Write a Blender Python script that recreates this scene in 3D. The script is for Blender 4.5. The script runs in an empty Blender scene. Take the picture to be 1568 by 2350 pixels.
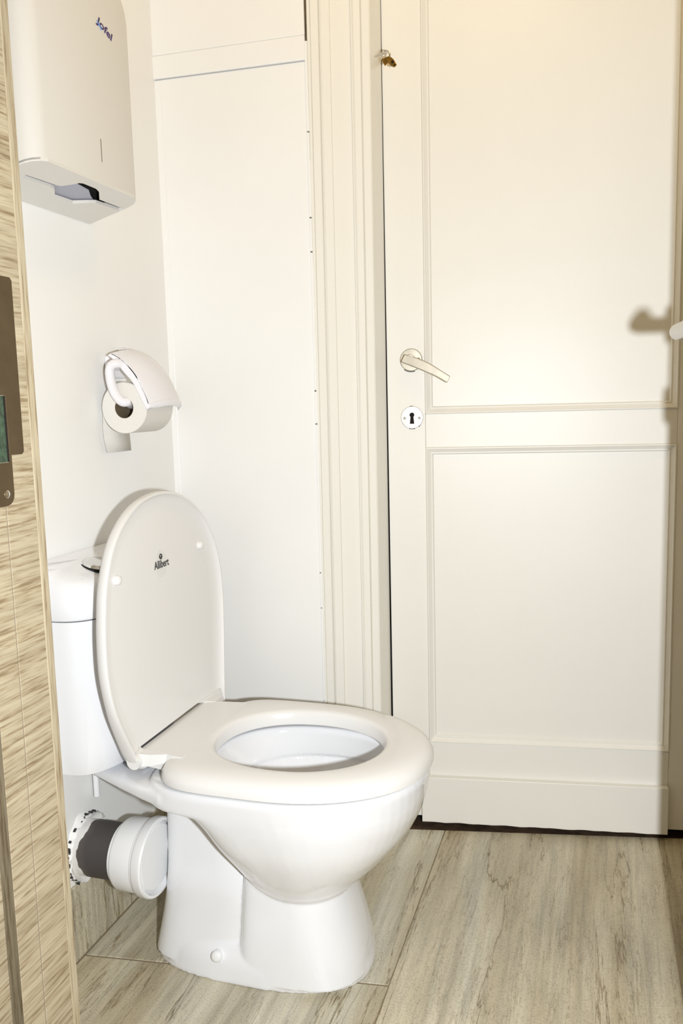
import bpy, bmesh, math, random
from mathutils import Vector, Matrix
random.seed(7)
S = bpy.context.scene
COL = S.collection
PI = math.pi

# ------------------------------------------------------------------ camera
CF, CCX, CCY = 1931.4, 784.0, 1175.0
R3 = ((0.9553844716544836, 0.29428040151554036, -0.025289456406486617),
      (0.014170022672460154, -0.13118831448022356, -0.991256191204524),
      (-0.2950249511125207, 0.9466724203375159, -0.1295052384784665))   # right, down, forward
cam_data = bpy.data.cameras.new('camera')
cam = bpy.data.objects.new('camera', cam_data)
COL.objects.link(cam)
cam_data.sensor_fit = 'HORIZONTAL'
cam_data.sensor_width = 36
cam_data.lens = CF / 1568 * 36
cam_data.clip_start = 0.02
r, d, f = [Vector(v) for v in R3]
m = Matrix.Identity(4)
for i in range(3):
    m[i][0] = r[i]; m[i][1] = -d[i]; m[i][2] = -f[i]
m.translation = Vector((0, 0, 1.0))
cam.matrix_world = m
S.camera = cam

# ------------------------------------------------------------------ world, lamps, exposure
world = bpy.data.worlds.new('world'); S.world = world
world.use_nodes = True
bgn = world.node_tree.nodes['Background']
bgn.inputs[0].default_value = (1.0, 0.64, 0.20, 1)
bgn.inputs[1].default_value = 0.17

def lamp(name, kind, loc, energy, color, size=0.1, rot=None, **kw):
    l = bpy.data.lights.new(name, kind)
    l.energy = energy; l.color = color
    if kind == 'AREA': l.size = size
    else: l.shadow_soft_size = size
    for k, v in kw.items(): setattr(l, k, v)
    o = bpy.data.objects.new(name, l); COL.objects.link(o)
    o.location = loc
    if rot is not None: o.rotation_euler = rot
    return o
# the photographer's flash, beside the lens
FLASH = Vector((0.16, 0.0, 0.965))
fl = lamp('flash_gun', 'SPOT', FLASH, 66, (0.91, 0.955, 1.0), 0.020, spot_size=math.radians(135), spot_blend=0.8)
fl.rotation_euler = (Vector((-0.42, 1.5, 0.80)) - FLASH).to_track_quat('-Z', 'Y').to_euler()
# warm lamp under the toilet room's ceiling (above the frame)
lamp('ceiling_bulb', 'POINT', (-0.1, 1.25, 2.25), 2.8, (1.0, 0.66, 0.20), 0.10)
S.view_settings.view_transform = 'Standard'
S.view_settings.look = 'None'
S.view_settings.gamma = 1
S.view_settings.exposure = 0.62
S.view_settings.use_curve_mapping = False

# ------------------------------------------------------------------ unprojection helpers (only used to read sizes)
def ray(u, v):
    a = ((u - CCX) / CF, (v - CCY) / CF, 1.0)
    return Vector([sum(R3[k][i] * a[k] for k in range(3)) for i in range(3)])
def hit(u, v, n, d0):
    D = ray(u, v); n = Vector(n); o = Vector((0, 0, 1.0))
    return o + D * ((d0 - n.dot(o)) / n.dot(D))
def xpl(u, v, x): return hit(u, v, (1, 0, 0), x)
def ypl(u, v, y): return hit(u, v, (0, 1, 0), y)
def zpl(u, v, z=0.0): return hit(u, v, (0, 0, 1), z)

# ------------------------------------------------------------------ materials
def nt(name):
    mt = bpy.data.materials.new(name); mt.use_nodes = True
    t = mt.node_tree
    b = t.nodes['Principled BSDF']
    return mt, t, b
def N(t, typ, **kw):
    n = t.nodes.new(typ)
    for k, v in kw.items():
        if k.startswith('i_'):
            key = k[2:]
            key = int(key) if key.isdigit() else key.replace('_', ' ')
            n.inputs[key].default_value = v
        else: setattr(n, k, v)
    return n
def simple(name, col, rough=0.5, metal=0.0, coat=0.0, bump=0.0, bscale=200, var=0.0, vscale=6, spec=0.5, stretch=None):
    mt, t, b = nt(name)
    b.inputs['Base Color'].default_value = (*col, 1)
    b.inputs['Roughness'].default_value = rough
    b.inputs['Metallic'].default_value = metal
    b.inputs['Coat Weight'].default_value = coat
    b.inputs['Coat Roughness'].default_value = 0.05
    b.inputs['Specular IOR Level'].default_value = spec
    tc = N(t, 'ShaderNodeTexCoord')
    src = tc.outputs['Object']
    if stretch:
        mp = N(t, 'ShaderNodeMapping'); mp.inputs['Scale'].default_value = stretch
        t.links.new(src, mp.inputs[0]); src = mp.outputs[0]
    if var:
        n = N(t, 'ShaderNodeTexNoise'); n.inputs['Scale'].default_value = vscale; n.inputs['Detail'].default_value = 5
        t.links.new(src, n.inputs['Vector'])
        r_ = N(t, 'ShaderNodeValToRGB')
        r_.color_ramp.elements[0].position = 0.3; r_.color_ramp.elements[1].position = 0.7
        r_.color_ramp.elements[0].color = (*[c * (1 - var) for c in col], 1)
        r_.color_ramp.elements[1].color = (*[min(1, c * (1 + var * 0.3)) for c in col], 1)
        t.links.new(n.outputs[0], r_.inputs[0]); t.links.new(r_.outputs[0], b.inputs['Base Color'])
    if bump:
        n = N(t, 'ShaderNodeTexNoise'); n.inputs['Scale'].default_value = bscale; n.inputs['Detail'].default_value = 3
        t.links.new(src, n.inputs['Vector'])
        bp = N(t, 'ShaderNodeBump'); bp.inputs['Strength'].default_value = bump; bp.inputs['Distance'].default_value = 0.002
        t.links.new(n.outputs[0], bp.inputs['Height']); t.links.new(bp.outputs[0], b.inputs['Normal'])
    return mt

M = {}
M['wall'] = simple('white_wall_paint', (0.90, 0.895, 0.875), 0.38, bump=0.10, bscale=38, var=0.03, vscale=3)
M['plaster'] = simple('rough_white_plaster', (0.84, 0.83, 0.80), 0.6, bump=0.8, bscale=60)
M['cream'] = simple('cream_gloss_paint', (0.87, 0.85, 0.79), 0.42, bump=0.08, bscale=90, var=0.02, vscale=4)
M['creamv'] = simple('cream_brushed_paint', (0.86, 0.835, 0.765), 0.24, bump=0.22, bscale=160, stretch=(1, 1, 0.03))
M['porcelain'] = simple('white_glazed_porcelain', (0.83, 0.838, 0.86), 0.06, coat=0.6)
M['seat'] = simple('white_seat_plastic', (0.82, 0.812, 0.80), 0.22, bump=0.02, bscale=400)
M['abs'] = simple('off_white_plastic', (0.72, 0.70, 0.655), 0.35, bump=0.05, bscale=600)
M['abs2'] = simple('white_holder_plastic', (0.82, 0.81, 0.84), 0.22)
M['paper'] = simple('tissue_paper', (0.78, 0.75, 0.70), 0.9, bump=0.6, bscale=500)
M['towel'] = simple('blue_grey_paper', (0.42, 0.43, 0.50), 0.7, bump=0.2, bscale=600)
M['pvc'] = simple('white_pvc', (0.82, 0.82, 0.82), 0.35)
M['card'] = simple('brown_card_core', (0.16, 0.12, 0.07), 0.9, bump=0.4, bscale=600)
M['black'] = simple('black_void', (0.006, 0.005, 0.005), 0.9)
M['dark'] = simple('dark_threshold', (0.10, 0.060, 0.034), 0.7, bump=0.8, bscale=60, var=0.6, vscale=40)
M['chrome'] = simple('chrome', (0.75, 0.74, 0.72), 0.15, metal=1.0)
M['alu'] = simple('worn_aluminium', (0.52, 0.475, 0.385), 0.42, metal=0.6, var=0.12, vscale=60)
M['plate'] = simple('dull_lock_metal', (0.115, 0.08, 0.042), 0.5, metal=0.5, bump=0.1, bscale=400, var=0.2, vscale=30)
M['green'] = simple('dark_green_lock_pocket', (0.05, 0.085, 0.05), 0.7, bump=0.8, bscale=300, var=0.5, vscale=120)
M['brass'] = simple('aged_brass', (0.30, 0.17, 0.03), 0.38, metal=0.8, var=0.4, vscale=200)
M['ink'] = simple('black_ink', (0.03, 0.028, 0.026), 0.6)
M['purple'] = simple('purple_ink', (0.06, 0.03, 0.16), 0.6)
M['blue'] = simple('light_blue_ink', (0.16, 0.32, 0.66), 0.6)
M['sticker'] = simple('clear_sticker_film', (0.78, 0.775, 0.755), 0.4)
M['grey'] = simple('grey_seal', (0.24, 0.20, 0.15), 0.6)
M['crack'] = simple('cracked_brown_filler', (0.12, 0.085, 0.04), 0.8, bump=0.6, bscale=120, var=0.5, vscale=60)
M['leaf'] = simple('beige_door_laminate', (0.55, 0.47, 0.33), 0.4, var=0.1, vscale=20)
M['grout'] = simple('brown_grout', (0.24, 0.19, 0.12), 0.9)

def pipe_mat():
    mt, t, b = nt('painted_dark_pipe')
    tc = N(t, 'ShaderNodeTexCoord')
    n = N(t, 'ShaderNodeTexNoise'); n.inputs['Scale'].default_value = 14; n.inputs['Detail'].default_value = 6
    t.links.new(tc.outputs['Object'], n.inputs['Vector'])
    sx = N(t, 'ShaderNodeSeparateXYZ'); t.links.new(tc.outputs['Object'], sx.inputs[0])
    mr = N(t, 'ShaderNodeMapRange'); mr.inputs[1].default_value = 0.005; mr.inputs[2].default_value = 0.040
    t.links.new(sx.outputs[0], mr.inputs[0])
    ad = N(t, 'ShaderNodeMath', operation='ADD'); t.links.new(mr.outputs[0], ad.inputs[0])
    ms = N(t, 'ShaderNodeMath', operation='MULTIPLY_ADD'); ms.inputs[1].default_value = 1.3; ms.inputs[2].default_value = -0.65
    t.links.new(n.outputs[0], ms.inputs[0]); t.links.new(ms.outputs[0], ad.inputs[1])
    cr = N(t, 'ShaderNodeValToRGB')
    cr.color_ramp.elements[0].position = 0.47; cr.color_ramp.elements[0].color = (0.80, 0.78, 0.75, 1)
    cr.color_ramp.elements[1].position = 0.50; cr.color_ramp.elements[1].color = (0.095, 0.080, 0.072, 1)
    e = cr.color_ramp.elements.new(0.9); e.color = (0.055, 0.048, 0.046, 1)
    t.links.new(ad.outputs[0], cr.inputs[0]); t.links.new(cr.outputs[0], b.inputs['Base Color'])
    b.inputs['Roughness'].default_value = 0.6
    return mt
M['pipe'] = pipe_mat()

def tile_mat(up=False):
    mt, t, b = nt('travertine_tile')
    tc = N(t, 'ShaderNodeTexCoord')
    oi = N(t, 'ShaderNodeObjectInfo')
    off = N(t, 'ShaderNodeVectorMath', operation='MULTIPLY'); off.inputs[1].default_value = (37, 91, 13)
    cmb = N(t, 'ShaderNodeCombineXYZ')
    for k in range(3): t.links.new(oi.outputs['Random'], cmb.inputs[k])
    t.links.new(cmb.outputs[0], off.inputs[0])
    ad = N(t, 'ShaderNodeVectorMath', operation='ADD')
    t.links.new(tc.outputs['Object'], ad.inputs[0]); t.links.new(off.outputs[0], ad.inputs[1])
    P = ad.outputs[0]
    mp = N(t, 'ShaderNodeMapping'); mp.inputs['Scale'].default_value = (1.0, 1.0, 0.12) if up else (1.0, 0.085, 1.0); mp.inputs['Rotation'].default_value = (0, 0, 0.06)
    t.links.new(P, mp.inputs[0])
    def noise(scale, det, rough=0.55, dist=0.0, src=mp.outputs[0]):
        n = N(t, 'ShaderNodeTexNoise'); n.inputs['Scale'].default_value = scale; n.inputs['Detail'].default_value = det
        n.inputs['Roughness'].default_value = rough; n.inputs['Distortion'].default_value = dist
        t.links.new(src, n.inputs['Vector']); return n.outputs[0]
    def ramp(src, stops):
        c = N(t, 'ShaderNodeValToRGB'); el = c.color_ramp.elements
        el[0].position, el[0].color = stops[0]; el[1].position, el[1].color = stops[-1]
        for p, q in stops[1:-1]:
            e = el.new(p); e.color = q
        t.links.new(src, c.inputs[0]); return c.outputs[0]
    def mix(fac, a, bcol, mode='MIX'):
        x = N(t, 'ShaderNodeMix', data_type='RGBA', blend_type=mode)
        if isinstance(fac, float): x.inputs[0].default_value = fac
        else: t.links.new(fac, x.inputs[0])
        for i, q in ((6, a), (7, bcol)):
            if isinstance(q, tuple): x.inputs[i].default_value = q
            else: t.links.new(q, x.inputs[i])
        return x.outputs[2]
    g = lambda v: (v, v, v, 1)
    base = ramp(noise(9, 6, 0.6, 0.3), [(0.30, (0.38, 0.315, 0.20, 1)), (0.44, (0.52, 0.455, 0.32, 1)), (0.56, (0.61, 0.555, 0.42, 1)), (0.72, (0.70, 0.665, 0.55, 1))])
    # thin wavy veins: narrow bands of a stretched noise
    v1 = ramp(noise(8.0, 6, 0.62, 0.35), [(0.40, g(0)), (0.494, g(0)), (0.5, g(1)), (0.506, g(0)), (0.6, g(0))])
    v2 = ramp(noise(19, 6, 0.65, 0.3), [(0.40, g(0)), (0.492, g(0)), (0.5, g(1)), (0.508, g(0)), (0.6, g(0))])
    c1 = mix(v1, base, (0.26, 0.20, 0.11, 1))
    v2f = N(t, 'ShaderNodeMath', operation='MULTIPLY'); v2f.inputs[1].default_value = 0.55; t.links.new(v2, v2f.inputs[0])
    c2 = mix(v2f.outputs[0], c1, (0.24, 0.18, 0.10, 1))
    # streaks
    mp2 = N(t, 'ShaderNodeMapping'); mp2.inputs['Scale'].default_value = (1.0, 1.0, 0.08) if up else (1.0, 0.05, 1.0)
    t.links.new(P, mp2.inputs[0])
    st = ramp(noise(60, 5, 0.7, 0.2, mp2.outputs[0]), [(0.33, g(0.74)), (0.5, g(0.97)), (0.64, g(1.10))])
    c3 = mix(1.0, c2, st, 'MULTIPLY')
    sp = ramp(noise(330, 4, 0.7, 0, P), [(0.36, g(0.70)), (0.50, g(1.0))])
    c4 = mix(1.0, c3, sp, 'MULTIPLY')
    pt = ramp(noise(3.0, 3, 0.5, 0.3, P), [(0.40, g(0.90)), (0.65, g(1.08))])
    c5 = mix(1.0, c4, pt, 'MULTIPLY')
    t.links.new(c5, b.inputs['Base Color'])
    b.inputs['Roughness'].default_value = 0.36
    bp = N(t, 'ShaderNodeBump'); bp.inputs['Strength'].default_value = 0.55; bp.inputs['Distance'].default_value = 0.0012
    t.links.new(noise(300, 4, 0.6, 0, P), bp.inputs['Height']); t.links.new(bp.outputs[0], b.inputs['Normal'])
    return mt
M['tile'] = tile_mat(); M['tile_up'] = tile_mat(True)

def wood_mat(name, axis, dark=1.0):
    """oak grain running along the axis 'y' (into the doorway) or 'z'"""
    mt, t, b = nt(name)
    tc = N(t, 'ShaderNodeTexCoord')
    mp = N(t, 'ShaderNodeMapping')
    mp.inputs['Scale'].default_value = (1, 0.055, 1) if axis == 'y' else (1, 1, 0.05)
    if axis == 'y': mp.inputs['Rotation'].default_value = (0.05, 0, 0)
    t.links.new(tc.outputs['Object'], mp.inputs[0])
    def noise(scale, det, dist):
        n = N(t, 'ShaderNodeTexNoise'); n.inputs['Scale'].default_value = scale; n.inputs['Detail'].default_value = det
        n.inputs['Distortion'].default_value = dist; n.inputs['Roughness'].default_value = 0.6
        t.links.new(mp.outputs[0], n.inputs['Vector']); return n.outputs[0]
    c = N(t, 'ShaderNodeValToRGB'); el = c.color_ramp.elements
    q = lambda r_, g_, b_: (r_ * dark, g_ * dark, b_ * dark, 1)
    el[0].position = 0.34; el[0].color = q(0.24, 0.175, 0.10)
    el[1].position = 0.60; el[1].color = q(0.47, 0.405, 0.285)
    e = el.new(0.45); e.color = q(0.39, 0.32, 0.21)
    t.links.new(noise(300 if axis == 'y' else 300, 3, 0.15), c.inputs[0])
    c2 = N(t, 'ShaderNodeValToRGB'); el = c2.color_ramp.elements
    el[0].position = 0.3; el[0].color = (0.80, 0.79, 0.76, 1); el[1].position = 0.7; el[1].color = (1.06, 1.06, 1.06, 1)
    t.links.new(noise(35, 3, 0.2), c2.inputs[0])
    x = N(t, 'ShaderNodeMix', data_type='RGBA', blend_type='MULTIPLY'); x.inputs[0].default_value = 1
    t.links.new(c.outputs[0], x.inputs[6]); t.links.new(c2.outputs[0], x.inputs[7])
    t.links.new(x.outputs[2], b.inputs['Base Color'])
    b.inputs['Roughness'].default_value = 0.5
    bp = N(t, 'ShaderNodeBump'); bp.inputs['Strength'].default_value = 0.25; bp.inputs['Distance'].default_value = 0.001
    t.links.new(noise(120, 4, 0.3), bp.inputs['Height']); t.links.new(bp.outputs[0], b.inputs['Normal'])
    return mt
M['wood_y'] = wood_mat('oak_cross_grain', 'y')
M['wood_z'] = wood_mat('oak_long_grain', 'z')
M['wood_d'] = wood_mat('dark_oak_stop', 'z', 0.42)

# ------------------------------------------------------------------ object helpers
def tag(o, label=None, cat=None, group=None, kind=None):
    if label: o['label'] = label
    if cat: o['category'] = cat
    if group: o['group'] = group
    if kind: o['kind'] = kind
    return o
def empty(name, loc=(0, 0, 0), rz=0.0):
    o = bpy.data.objects.new(name, None); COL.objects.link(o)
    o.location = loc; o.rotation_euler = (0, 0, rz); o.empty_display_size = 0.05
    return o
def obj(name, bm, mat, parent=None, smooth=None, bevel=0.0, seg=2, world_coords=True):
    """link a bmesh as one mesh object; coordinates are the parent's own (local) coordinates"""
    bmesh.ops.recalc_face_normals(bm, faces=bm.faces[:])
    me = bpy.data.meshes.new(name); bm.to_mesh(me); bm.free()
    for mt in (mat if isinstance(mat, (list, tuple)) else [mat]): me.materials.append(mt)
    o = bpy.data.objects.new(name, me); COL.objects.link(o)
    if parent is not None: o.parent = parent
    if smooth is not None:
        for p in me.polygons: p.use_smooth = True
        me.set_sharp_from_angle(angle=math.radians(smooth))
    if bevel:
        b = o.modifiers.new('bevel', 'BEVEL'); b.width = bevel; b.segments = seg; b.limit_method = 'ANGLE'; b.angle_limit = math.radians(35)
        b.harden_normals = False
    return o
def box(bm, x0, x1, y0, y1, z0, z1, mi=0):
    vs = [bm.verts.new((x, y, z)) for x in (x0, x1) for y in (y0, y1) for z in (z0, z1)]
    fs = [(0, 1, 3, 2), (4, 6, 7, 5), (0, 4, 5, 1), (2, 3, 7, 6), (0, 2, 6, 4), (1, 5, 7, 3)]
    for q in fs:
        fc = bm.faces.new([vs[i] for i in q]); fc.material_index = mi
    return vs
def bx(name, x0, x1, y0, y1, z0, z1, mat, parent=None, bevel=0.0):
    bm = bmesh.new(); box(bm, x0, x1, y0, y1, z0, z1)
    return obj(name, bm, mat, parent, bevel=bevel)
def loft(bm, rings, cap0=True, cap1=True, closed=True):
    vr = [[bm.verts.new(p) for p in rg] for rg in rings]
    n = len(vr[0])
    for a, b in zip(vr, vr[1:]):
        for i in range(n if closed else n - 1):
            j = (i + 1) % n
            bm.faces.new((a[i], a[j], b[j], b[i]))
    if cap0: bm.faces.new(list(reversed(vr[0])))
    if cap1: bm.faces.new(vr[-1])
    return vr
def smooth_rings(rings, k=4):
    out = []
    L = len(rings); n = len(rings[0])
    cols = [spline([rings[i][j] for i in range(L)], k) for j in range(n)]
    return [[cols[j][i] for j in range(n)] for i in range(len(cols[0]))]
def tube(bm, pts, rad, n=14, cap=True):
    pts = [Vector(p) for p in pts]
    rads = rad if isinstance(rad, (list, tuple)) else [rad] * len(pts)
    rings = []; up = None
    for i, p in enumerate(pts):
        a = pts[max(i - 1, 0)]; b = pts[min(i + 1, len(pts) - 1)]
        t_ = (b - a).normalized()
        if up is None:
            up = Vector((0, 0, 1)) if abs(t_.z) < 0.9 else Vector((1, 0, 0))
        s = t_.cross(up).normalized(); up = s.cross(t_).normalized()
        rings.append([p + (s * math.cos(2 * PI * k / n) + up * math.sin(2 * PI * k / n)) * rads[i] for k in range(n)])
    loft(bm, rings, cap, cap)
def lathe(bm, prof, origin, axis, n=32, closed_prof=False):
    """prof: list of (r, h) about the axis"""
    o = Vector(origin); ax = Vector(axis).normalized()
    q = ax.orthogonal().normalized(); w = ax.cross(q)
    rings = [[o + ax * h + (q * math.cos(2 * PI * k / n) + w * math.sin(2 * PI * k / n)) * max(r_, 1e-5) for k in range(n)] for r_, h in prof]
    if closed_prof:
        rings.append(rings[0]); loft(bm, rings, False, False); bmesh.ops.remove_doubles(bm, verts=bm.verts[:], dist=1e-7)
    else: loft(bm, rings, True, True)
def spline(pts, n=8, closed=False):
    P = [Vector(p) for p in pts]; out = []
    L = len(P)
    rng = range(L) if closed else range(L - 1)
    for i in rng:
        if closed: a, b, c, d_ = P[(i - 1) % L], P[i], P[(i + 1) % L], P[(i + 2) % L]
        else: a, b, c, d_ = P[max(i - 1, 0)], P[i], P[i + 1], P[min(i + 2, L - 1)]
        for k in range(n):
            t_ = k / n
            out.append(0.5 * ((2 * b) + (c - a) * t_ + (2 * a - 5 * b + 4 * c - d_) * t_ * t_ + (3 * b - a - 3 * c + d_) * t_ ** 3))
    if not closed: out.append(P[-1])
    return out
def plate2d(outer, holes, to3, thick):
    """flat plate with holes. outer/holes: 2D lists; to3(a,b,h) maps to 3D, h from 0 to thick"""
    bm = bmesh.new(); es = []; loops = [outer] + list(holes)
    for lp in loops:
        vs = [bm.verts.new((p[0], p[1], 0)) for p in lp]
        for i in range(len(vs)): es.append(bm.edges.new((vs[i], vs[(i + 1) % len(vs)])))
    bmesh.ops.triangle_fill(bm, use_beauty=True, use_dissolve=False, edges=es, normal=(0, 0, 1))
    if thick:
        g_ = bmesh.ops.extrude_face_region(bm, geom=bm.faces[:])
        for v in [e for e in g_['geom'] if isinstance(e, bmesh.types.BMVert)]: v.co.z = thick
    for v in bm.verts: v.co = Vector(to3(v.co.x, v.co.y, v.co.z))
    return bm
def circ(cx_, cy_, r_, n=24, a0=0, a1=2 * PI):
    full = abs(a1 - a0 - 2 * PI) < 1e-6
    k = n if full else n + 1
    return [(cx_ + r_ * math.cos(a0 + (a1 - a0) * i / n), cy_ + r_ * math.sin(a0 + (a1 - a0) * i / n)) for i in range(k)]
def rrect(x0, x1, y0, y1, r_, n=5):
    o = []
    for cx_, cy_, a in ((x1 - r_, y1 - r_, 0), (x0 + r_, y1 - r_, PI / 2), (x0 + r_, y0 + r_, PI), (x1 - r_, y0 + r_, 1.5 * PI)):
        o += [(cx_ + r_ * math.cos(a + PI / 2 * i / n), cy_ + r_ * math.sin(a + PI / 2 * i / n)) for i in range(n + 1)]
    return o
def text_bm(s, size, to3, xs=1.0, shear=0.0, bold=0.0):
    cu = bpy.data.curves.new('lettering', 'FONT'); cu.body = s; cu.size = size; cu.shear = shear; cu.offset = bold
    cu.resolution_u = 3
    o = bpy.data.objects.new('lettering', cu); COL.objects.link(o)
    bpy.context.view_layer.update()
    dg = bpy.context.evaluated_depsgraph_get()
    me = bpy.data.meshes.new_from_object(o.evaluated_get(dg))
    bpy.data.objects.remove(o); bpy.data.curves.remove(cu)
    bm = bmesh.new(); bm.from_mesh(me); bpy.data.meshes.remove(me)
    g_ = bmesh.ops.extrude_face_region(bm, geom=bm.faces[:])
    for v in [e for e in g_['geom'] if isinstance(e, bmesh.types.BMVert)]: v.co.z = 0.0003
    for v in bm.verts: v.co = Vector(to3(v.co.x * xs, v.co.y, v.co.z))
    return bm

XW = -0.906            # painted face of the left wall
YAW = math.radians(7.9)
A0 = Vector((-0.392, 1.839, 0.0))
TB = Vector((math.cos(YAW), math.sin(YAW), 0)); MB = Vector((-math.sin(YAW), math.cos(YAW), 0))
def B(s, y, z): return A0 + TB * s + MB * y + Vector((0, 0, z))
def toB(P):
    d_ = P - A0; return (d_.dot(TB), d_.dot(MB), P.z)
def bhit(u, v, y):      # point of the back-wall frame seen at pixel u, v on its plane y
    n = MB; return toB(hit(u, v, n, A0.dot(n) + y))

# ================================================================== SETTING
# ---- floor of large tiles
fe = empty('floor'); tag(fe, 'beige travertine look floor tiles with brown wavy veins', kind='structure')
TT = 0.009
def tile(poly, name='tile', par=fe, z0=-TT, z1=0.0, bev=0.0008):
    bm = bmesh.new()
    lo = [bm.verts.new((x, y, z0)) for x, y in poly]; hi = [bm.verts.new((x, y, z1)) for x, y in poly]
    n = len(poly)
    for i in range(n): bm.faces.new((lo[i], lo[(i + 1) % n], hi[(i + 1) % n], hi[i]))
    bm.faces.new(hi); bm.faces.new(list(reversed(lo)))
    return obj(name, bm, M['tile'], par, bevel=bev, seg=1)
G = 0.0009
def back(x): return 1.824 + (x + 0.421) * 0.184            # cut edge of the tiles before the threshold
jx = -0.339
def cross(x, y0): return y0 + (x + 0.903) * 0.118
XL, XR = XW - 0.02, 0.80
for (x0, x1, ya, yb) in (
        (XL, jx - G, lambda x: cross(x, 1.2265), back), (XL, jx - G, lambda x: cross(x, 0.6265), lambda x: cross(x, 1.2225)),
        (XL, jx - G, lambda x: cross(x, 0.0265), lambda x: cross(x, 0.6225)), (XL, jx - G, lambda x: cross(x, -0.6), lambda x: cross(x, 0.0225)),
        (jx + G, 0.261, lambda x: cross(x, 0.60), back), (jx + G, 0.261, lambda x: cross(x, -0.6), lambda x: cross(x, 0.596)),
        (0.263, XR, lambda x: cross(x, 0.95), back), (0.263, XR, lambda x: cross(x, -0.25), lambda x: cross(x, 0.946)),
        (0.263, XR, lambda x: cross(x, -0.6), lambda x: cross(x, -0.254))):
    tile([(x0, ya(x0)), (x1, ya(x1)), (x1, yb(x1)), (x0, yb(x0))])
bx('grout_bed', XL, XR, -0.65, 1.80, -0.02, -0.0012, M['grout'], fe)
# worn threshold behind the tile edge
bm = bmesh.new()
vs = []
random.seed(3)
nx = 60
for j in range(6):
    for i in range(nx + 1):
        x = -0.95 + 1.80 * i / nx
        y = back(x) - 0.03 + 0.20 * j / 5
        vs.append(bm.verts.new((x, y, -0.006 + random.uniform(-0.0015, 0.0015))))
for j in range(5):
    for i in range(nx):
        a = j * (nx + 1) + i
        bm.faces.new((vs[a], vs[a + 1], vs[a + nx + 2], vs[a + nx + 1]))
th = obj('trim_1', bm, M['dark']); tag(th, 'dark brown worn threshold strip under the white door', kind='structure')
bx('subfloor_edge', -0.95, 0.85, 1.70, 2.05, -0.03, -0.014, M['dark'], th)

# ---- left wall with tiled skirting
wl = bx('wall_left', XW - 0.12, XW, 0.62, 1.90, 0.0, 2.6, M['wall']); tag(wl, 'white painted wall behind the toilet', kind='structure')
sk = empty('baseboard_left'); tag(sk, 'beige stone look skirting tiles at the foot of the left wall', kind='structure')
for (y0, y1) in ((0.80, 1.388), (1.390, 1.668)):
    bm = bmesh.new(); box(bm, XW - 0.004, XW + 0.006, y0, y1, 0.001, 0.142)
    obj('tile', bm, M['tile_up'], sk, bevel=0.001, seg=1)
bx('grout_line', XW, XW + 0.0085, 0.80, 1.668, -0.001, 0.0009, M['grout'], sk)
bx('grout_joint', XW, XW + 0.0055, 1.3875, 1.3905, 0.0, 0.140, M['grout'], sk)
# ---- back wall: painted boards left of the architrave, in the door's own direction
wb = empty('wall_back', A0, YAW); tag(wb, 'white boarded wall between the left wall and the door frame', kind='structure')
SL, SR = -0.56, -0.210
def bm_prof(prof, z0, z1, lean=0.0):
    bm = bmesh.new()
    loft(bm, [[(p[0] - lean, p[1], z0) for p in prof], [(p[0], p[1], z1) for p in prof]])
    return bm
zl = bhit(375, 182, -0.098)[2]; zr = bhit(707, 137, -0.098)[2]
zl2 = bhit(370, 128, -0.100)[2]; zr2 = bhit(703, 78, -0.100)[2]
def slab(name, y0, y1, za0, za1, zb0, zb1, s0=SL, s1=SR, mat=M['wall'], bev=0.002):
    bm = bmesh.new()
    v = [bm.verts.new(p) for p in ((s0, y0, za0), (s1, y0, za1), (s1, y0, zb1), (s0, y0, zb0), (s0, y1, za0), (s1, y1, za1), (s1, y1, zb1), (s0, y1, zb0))]
    for q in ((0, 1, 2, 3), (5, 4, 7, 6), (0, 4, 5, 1), (3, 2, 6, 7), (0, 3, 7, 4), (1, 5, 6, 2)): bm.faces.new([v[i] for i in q])
    return obj(name, bm, mat, wb, bevel=bev)
slab('lower_board', -0.096, -0.05, 0, 0, zl - 0.001, zr - 0.001, s1=SR - 0.001)
slab('middle_rail', -0.101, -0.05, zl, zr, zl2 - 0.0007, zr2 - 0.0007)
slab('upper_board', -0.0995, -0.05, zl2, zr2, 2.6, 2.6)
slab('corner_batten', -0.0975, -0.095, 0, 0, zl - 0.004, zl - 0.004, s0=-0.548, s1=-0.519)
slab('crack_filler', -0.093, -0.05, 0, 0, 2.6, 2.6, s0=SR + 0.0005, s1=SR + 0.0045, mat=M['crack'], bev=0)
random.seed(11)
bm = bmesh.new()                                    # flakes of paint over the crack
z = 0.0
while z < 1.68:
    L_ = random.uniform(0.02, 0.07)
    if True:
        box(bm, SR - 0.001, SR + (0.0038 if (0.95 < z < 1.06 or 1.10 < z < 1.15) else random.choice([0.0046, 0.0044, 0.0040, 0.0046])), -0.0985, -0.090, z, z + L_ - (0 if random.random() < 0.6 else 0.003))
    z += L_
fk = obj('paint_filler', bm, M['wall'], wb)
slab('wall_core', -0.05, 0.06, 0, 0, 2.6, 2.6, s0=-0.60, s1=-0.10, bev=0)
slab('over_door', -0.06, 0.06, 2.05, 2.05, 2.6, 2.6, s0=-0.10, s1=1.25, bev=0)
slab('right_of_door', -0.05, 0.06, 0, 0, 2.6, 2.6, s0=0.80, s1=1.25, bev=0)

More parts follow.
